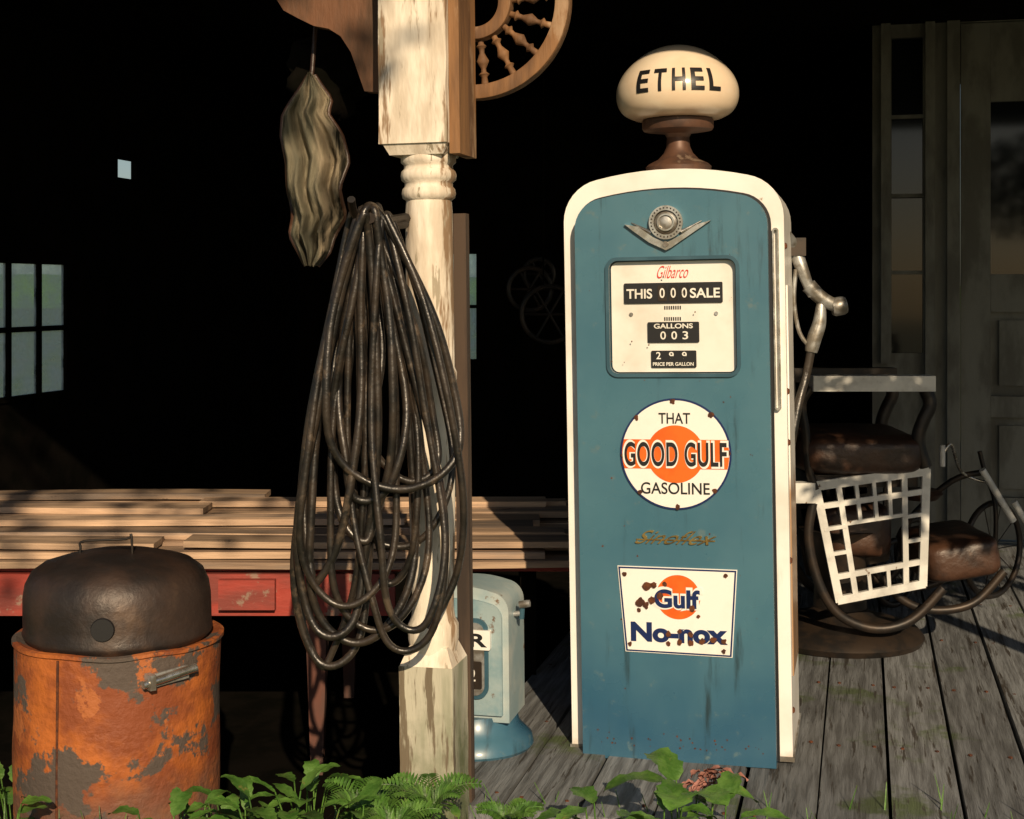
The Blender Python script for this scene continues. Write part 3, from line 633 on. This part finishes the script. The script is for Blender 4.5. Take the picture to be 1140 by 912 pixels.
# ================================================================= TRICYCLE
tr=empty('tricycle')
def ringt(c,r,rr,ax,m,name):
    bm=bmesh.new(); P=[]
    for i in range(40):
        a=2*math.pi*i/40; P.append(Vector(c)+ax[0]*r*math.cos(a)+ax[1]*r*math.sin(a))
    tube(bm,P,rr,True,8)
    for i in range(10):
        a=2*math.pi*i/10; tube(bm,[Vector(c),Vector(c)+ax[0]*r*math.cos(a)+ax[1]*r*math.sin(a)],.002,False,4)
    finish(bm,name,m,tr,ang=70)
bx_=W(1105,0,5.5).x
ax1=(Vector((.8,.6,0)).normalized(),Vector((0,0,1)))
ringt((bx_,5.5,FL+.19),.18,.012,ax1,'iron','front_wheel')
ringt((bx_-.42,5.35,FL+.13),.12,.012,ax1,'iron','rear_wheel_left'); ringt((bx_-.2,5.85,FL+.13),.12,.012,ax1,'iron','rear_wheel_right')
fx=Vector((bx_,5.5,FL+.19))
tubeobj('fork',smoothpts([fx+Vector((0,-.03,0)),fx+Vector((0,-.03,.18)),fx+Vector((-.03,0,.30)),fx+Vector((-.05,0,.38))],5),.009,'iron',tr)
tubeobj('handlebar',smoothpts([fx+Vector((-.24,-.15,.38)),fx+Vector((-.20,-.13,.42)),fx+Vector((-.12,0,.30)),fx+Vector((-.02,.0,.26)),fx+Vector((-.06,-.08,.30))],6),.006,'chrome',tr)
tubeobj('grip_left',[fx+Vector((-.24,-.15,.34)),fx+Vector((-.24,-.15,.42))],.011,'enamel',tr)
tubeobj('grip_right',[fx+Vector((.06,-.06,.12)),fx+Vector((-.07,-.09,.32))],.013,'enamel',tr)
tubeobj('grip_rear',[fx+Vector((.13,-.06,.08)),fx+Vector((.05,-.09,.20))],.012,'enamel',tr)
tubeobj('frame_tube',smoothpts([fx+Vector((-.03,0,.30)),fx+Vector((-.15,.03,.26)),fx+Vector((-.3,.08,.1)),fx+Vector((-.34,.1,-.05))],5),.012,'iron',tr)
lathe('saddle',[(0,-.02),(.06,-.015),(.085,.01),(.07,.025),(0,.03)],'leather',tr,fx+Vector((-.26,.06,.20)),24)
tubeobj('rear_axle',[(bx_-.42,5.35,FL+.13),(bx_-.2,5.85,FL+.13)],.01,'iron',tr)
wh=empty('hanging_iron_wheel')
for i,(a_,b_,r_) in enumerate(((612,350,.13),(590,322,.10),(600,305,.07))):
    bm=bmesh.new(); c=W(a_,b_,6.6+i*.05); tube(bm,[c+Vector((r_*math.cos(t*math.pi/18),0,r_*math.sin(t*math.pi/18))) for t in range(36)],.012,True,8)
    for t in range(6): tube(bm,[c,c+Vector((r_*math.cos(t*math.pi/3),0,r_*math.sin(t*math.pi/3)))],.006,False,6)
    finish(bm,'rim_%d'%(i+1),'iron',wh)
tubeobj('hanging_wire',[W(605,320,6.6),W(605,-40,6.6)],.004,'dark',wh)
# ================================================================= GROUND
bm=bmesh.new()
for x,y in ((-150,-60),(150,-60),(150,250),(-150,250)): bm.verts.new((x,y,-.004))
bm.faces.new(bm.verts[:]); finish(bm,'ground',mat('grass_ground',(.07,.10,.04),(.11,.13,.06),1.5,.95,c3=(.12,.11,.06),s3=.4,thr3=(.5,.7)),None,False)
bm=bmesh.new(); n=120
for i in range(n+1):
    a=R(-100+200*i/n); x,y=130*math.sin(a),130*math.cos(a); h=2.6+2.0*noise.noise(Vector((i*.15,0,0)))+1.0*noise.noise(Vector((i*.9,3,0)))
    bm.verts.new((x,y,-.5)); bm.verts.new((x,y,h))
bm.verts.ensure_lookup_table()
for i in range(n): bm.faces.new((bm.verts[2*i],bm.verts[2*i+2],bm.verts[2*i+3],bm.verts[2*i+1]))
finish(bm,'distant_tree_line','leaf2',None,False)
# ================================================================= PLANTS
def leaf(bm,base,d,L,w,droop,fold=.25,n=6,teeth=0,wav=0):
    d=Vector(d).normalized(); side=d.cross(Vector((0,0,1)))
    if side.length<.1: side=Vector((1,0,0))
    side.normalize(); prev=None; p=Vector(base); ph=random.random()*9
    for i in range(n+1):
        t=i/n; ww=w*math.sin(math.pi*min(1,(t*.93+.03)))**.75*(1-.35*t)
        if teeth and i%2: ww*=1+teeth
        dd=(d+Vector((0,0,-droop*t*t*2))).normalized(); nrm=side.cross(dd)
        wv=wav*w*math.sin(t*11+ph)
        a=bm.verts.new(p+side*ww/2+nrm*(fold*ww/2+wv)); m_=bm.verts.new(p); b=bm.verts.new(p-side*ww/2+nrm*(fold*ww/2-wv))
        if prev: bm.faces.new((prev[0],a,m_,prev[1])); bm.faces.new((prev[1],m_,b,prev[2]))
        prev=(a,m_,b); p=p+dd*(L/n)
def broad(name,px,py,d,nl,L,w,spread=.6,tiers=2):
    top=W(px,py,d); base=Vector((top.x,top.y+.05,0)); bm=bmesh.new()
    for k in range(nl*tiers):
        a=2*math.pi*k/nl+random.random()*.9; h=1.0-.22*(k//nl)-random.uniform(0,.12)
        tip=Vector((top.x+spread*.10*math.cos(a)*(1+k//nl*.5),top.y+.07*math.sin(a)*spread,top.z*h))
        tube(bm,smoothpts([base,(base+tip)/2+Vector((0,0,.06)),tip],4),.0018,False,5)
        leaf(bm,tip,(math.cos(a),math.sin(a)*.8-.3,random.uniform(.0,.7)),L*random.uniform(.6,1.15),w*random.uniform(.7,1.1),random.uniform(.2,.7),n=10,teeth=.22,wav=.05)
    return finish(bm,name,'leaf',None,ang=80)
def fern(name,px,py,d,nf,L):
    top=W(px,py,d); bm=bmesh.new()
    for k in range(nf):
        a=2*math.pi*k/nf+random.random(); base=Vector((top.x,top.y,top.z-L*.62)); P=[]
        for i in range(17):
            t=i/16; P.append(base+Vector((math.cos(a)*L*.75*t**1.3,math.sin(a)*L*.5*t**1.3-.02*t,L*(1.35*t-.75*t*t))))
        tube(bm,P,.0013,False,4)
        for i in range(3,17):
            t=i/16; tg=(P[i]-P[i-1]).normalized(); sd=tg.cross(Vector((0,-.6,1))); sd=sd.normalized() if sd.length>.05 else Vector((1,0,0))
            for s in (1,-1): leaf(bm,P[i],sd*s+tg*.45+Vector((0,0,.12)),L*.30*(1.12-t)+.006,.009,.2,n=3)
        tube(bm,[Vector((base.x,base.y,0)),base],.002,False,4)
    return finish(bm,name,'leaf',None,ang=80)
for (x,y,d,nl,L_,w_,sp) in ((335,858,3.12,7,.085,.045,.6),(350,878,3.0,6,.08,.04,.8),(270,884,2.95,7,.08,.042,.7),(240,898,2.9,7,.07,.04,.9),(205,900,2.9,7,.07,.04,.7),(375,892,2.9,7,.09,.05,.7),(305,890,2.85,8,.08,.045,.9),(320,902,2.75,7,.08,.045,1),(425,905,2.9,6,.08,.04,.6),(390,905,2.75,6,.07,.04,.9),(180,908,2.85,6,.07,.04,.6),(8,862,3.3,7,.09,.045,.6),(-6,895,3.05,7,.10,.05,.7),(520,908,2.95,5,.05,.025,.6),(445,888,3.0,5,.05,.03,.5)):
    broad('broadleaf_weed',x,y,d,nl,L_,w_,sp)
fern('fern',405,876,3.0,8,.15); fern('fern',478,870,2.95,8,.14); fern('fern',568,896,2.95,6,.09); fern('fern',440,896,2.85,7,.12)
broad('dock_plant',672,893,2.95,5,.12,.06,.5,1)
broad('dock_plant',762,872,3.0,5,.13,.085,.35,1)
broad('dock_plant',806,890,2.95,5,.11,.065,.4,1)
broad('dock_plant',735,902,2.9,5,.10,.06,.5,1)
def under(name,x0,x1,y0,y1,n,h):
    bm=bmesh.new()
    for k in range(n):
        x=random.uniform(x0,x1); y=random.uniform(y0,y1); L=random.uniform(.6,1)*h; a=random.random()*6.28
        leaf(bm,(x,y,0),(math.cos(a)*.35,math.sin(a)*.35,1),L,.010,random.uniform(.1,.5),n=5)
    finish(bm,name,'leaf',None,ang=80)
under('grass_tuft_patch',-1.3,1.4,2.6,3.2,1300,.40)
fl=empty('wilted_flower'); bm=bmesh.new(); c=W(796,866,3.12)
for k in range(40):
    a=random.random()*6.28; leaf(bm,c+Vector((random.uniform(-.045,.045),0,random.uniform(-.028,.02))),(math.cos(a),-.4,math.sin(a)*.5),random.uniform(.02,.05),.020,random.uniform(.2,1.4),fold=.6,n=5,wav=.15)
finish(bm,'petals','pink',fl,ang=80)
tubeobj('stem',smoothpts([(c.x+.01,c.y+.01,0),(c.x-.01,c.y,c.z*.6),tuple(c)],5),.0025,'leaf',fl)
# unseen bush and tree, added only for the shade they cast
def tree(name,root,cc,rad,nleaf,ls,thr,seed,nl=14,tr_=.075):
    st=empty(name); root=Vector(root); cc=Vector(cc)
    tubeobj('trunk',smoothpts([root,root*.7+cc*.3-Vector((0,0,cc.z*.1)),root*.3+cc*.7-Vector((0,0,cc.z*.1)),cc,cc+Vector((0,0,rad[2]*.8))],5),.06,'bark',st,rf=lambda t:tr_*(1-.75*t))
    bm=bmesh.new()
    for k in range(nl):
        a=k*2.4; h=-.6+1.3*k/nl; e=cc+Vector((rad[0]*.75*math.cos(a),rad[1]*.75*math.sin(a),rad[2]*h+rad[2]*.2)); s=cc+Vector((0,0,rad[2]*(h-.15)))
        tube(bm,smoothpts([s,(s+e)/2+Vector((0,0,.05)),e],4),.010,False,5)
    finish(bm,'limbs','bark',st); lf=bmesh.new()
    for k in range(nleaf):
        while True:
            q=Vector((random.uniform(-1,1),random.uniform(-1,1),random.uniform(-1,1)))
            if q.length<1 and noise.noise(q*2.3+Vector((seed,1,2)))>thr: break
        p=cc+Vector((q.x*rad[0],q.y*rad[1],q.z*rad[2])); a=random.random()*6.28
        leaf(lf,p,(math.cos(a),math.sin(a),random.uniform(-.6,.3)),ls,ls*.7,.3,n=2)
    finish(lf,'foliage','leaf2',st,ang=80)
tc=B(2.34,-.38,2.30)
tree('chair_shade_bush',(tc.x+.5,tc.y,0),tuple(tc),(.82,.40,.42),2600,.09,-.6,5)  # added out of view to keep sun off the barber chair
tree('plank_dapple_tree',(-1.9,-3.4,0),(-.45,-2.1,4.7),(1.15,.8,.75),480,.12,-.02,9,10,.10)  # added behind the camera to break the sun on the planks into dapple
# ================================================================= LIGHT
EL=R(27); AZ=R(170)
sd=Vector((math.sin(AZ)*math.cos(EL),math.cos(AZ)*math.cos(EL),math.sin(EL)))
L=bpy.data.lights.new('sun','SUN'); L.energy=5.0; L.angle=R(.5); L.color=(1,.78,.52)
so=bpy.data.objects.new('sun',L); scene.collection.objects.link(so); so.rotation_euler=sd.to_track_quat('Z','Y').to_euler(); so.location=sd*20
w=bpy.data.worlds.new('World'); scene.world=w; w.use_nodes=True; nt=w.node_tree; bg=nt.nodes['Background']
sk=nt.nodes.new('ShaderNodeTexSky'); sk.sky_type='NISHITA'; sk.sun_disc=False; sk.sun_elevation=EL; sk.sun_rotation=AZ
nt.links.new(sk.outputs[0],bg.inputs[0]); bg.inputs[1].default_value=.055
# ================================================================= CAMERA
cam=bpy.data.cameras.new('camera'); cam.lens=50; cam.sensor_width=36; cam.shift_y=-(456-324)/1140; cam.clip_end=1000; cam.clip_start=.05
co=bpy.data.objects.new('camera',cam); scene.collection.objects.link(co); co.location=(0,0,CZ); co.rotation_euler=(R(90),0,0); scene.camera=co
scene.view_settings.view_transform='Standard'; scene.view_settings.look='None'; scene.view_settings.exposure=0
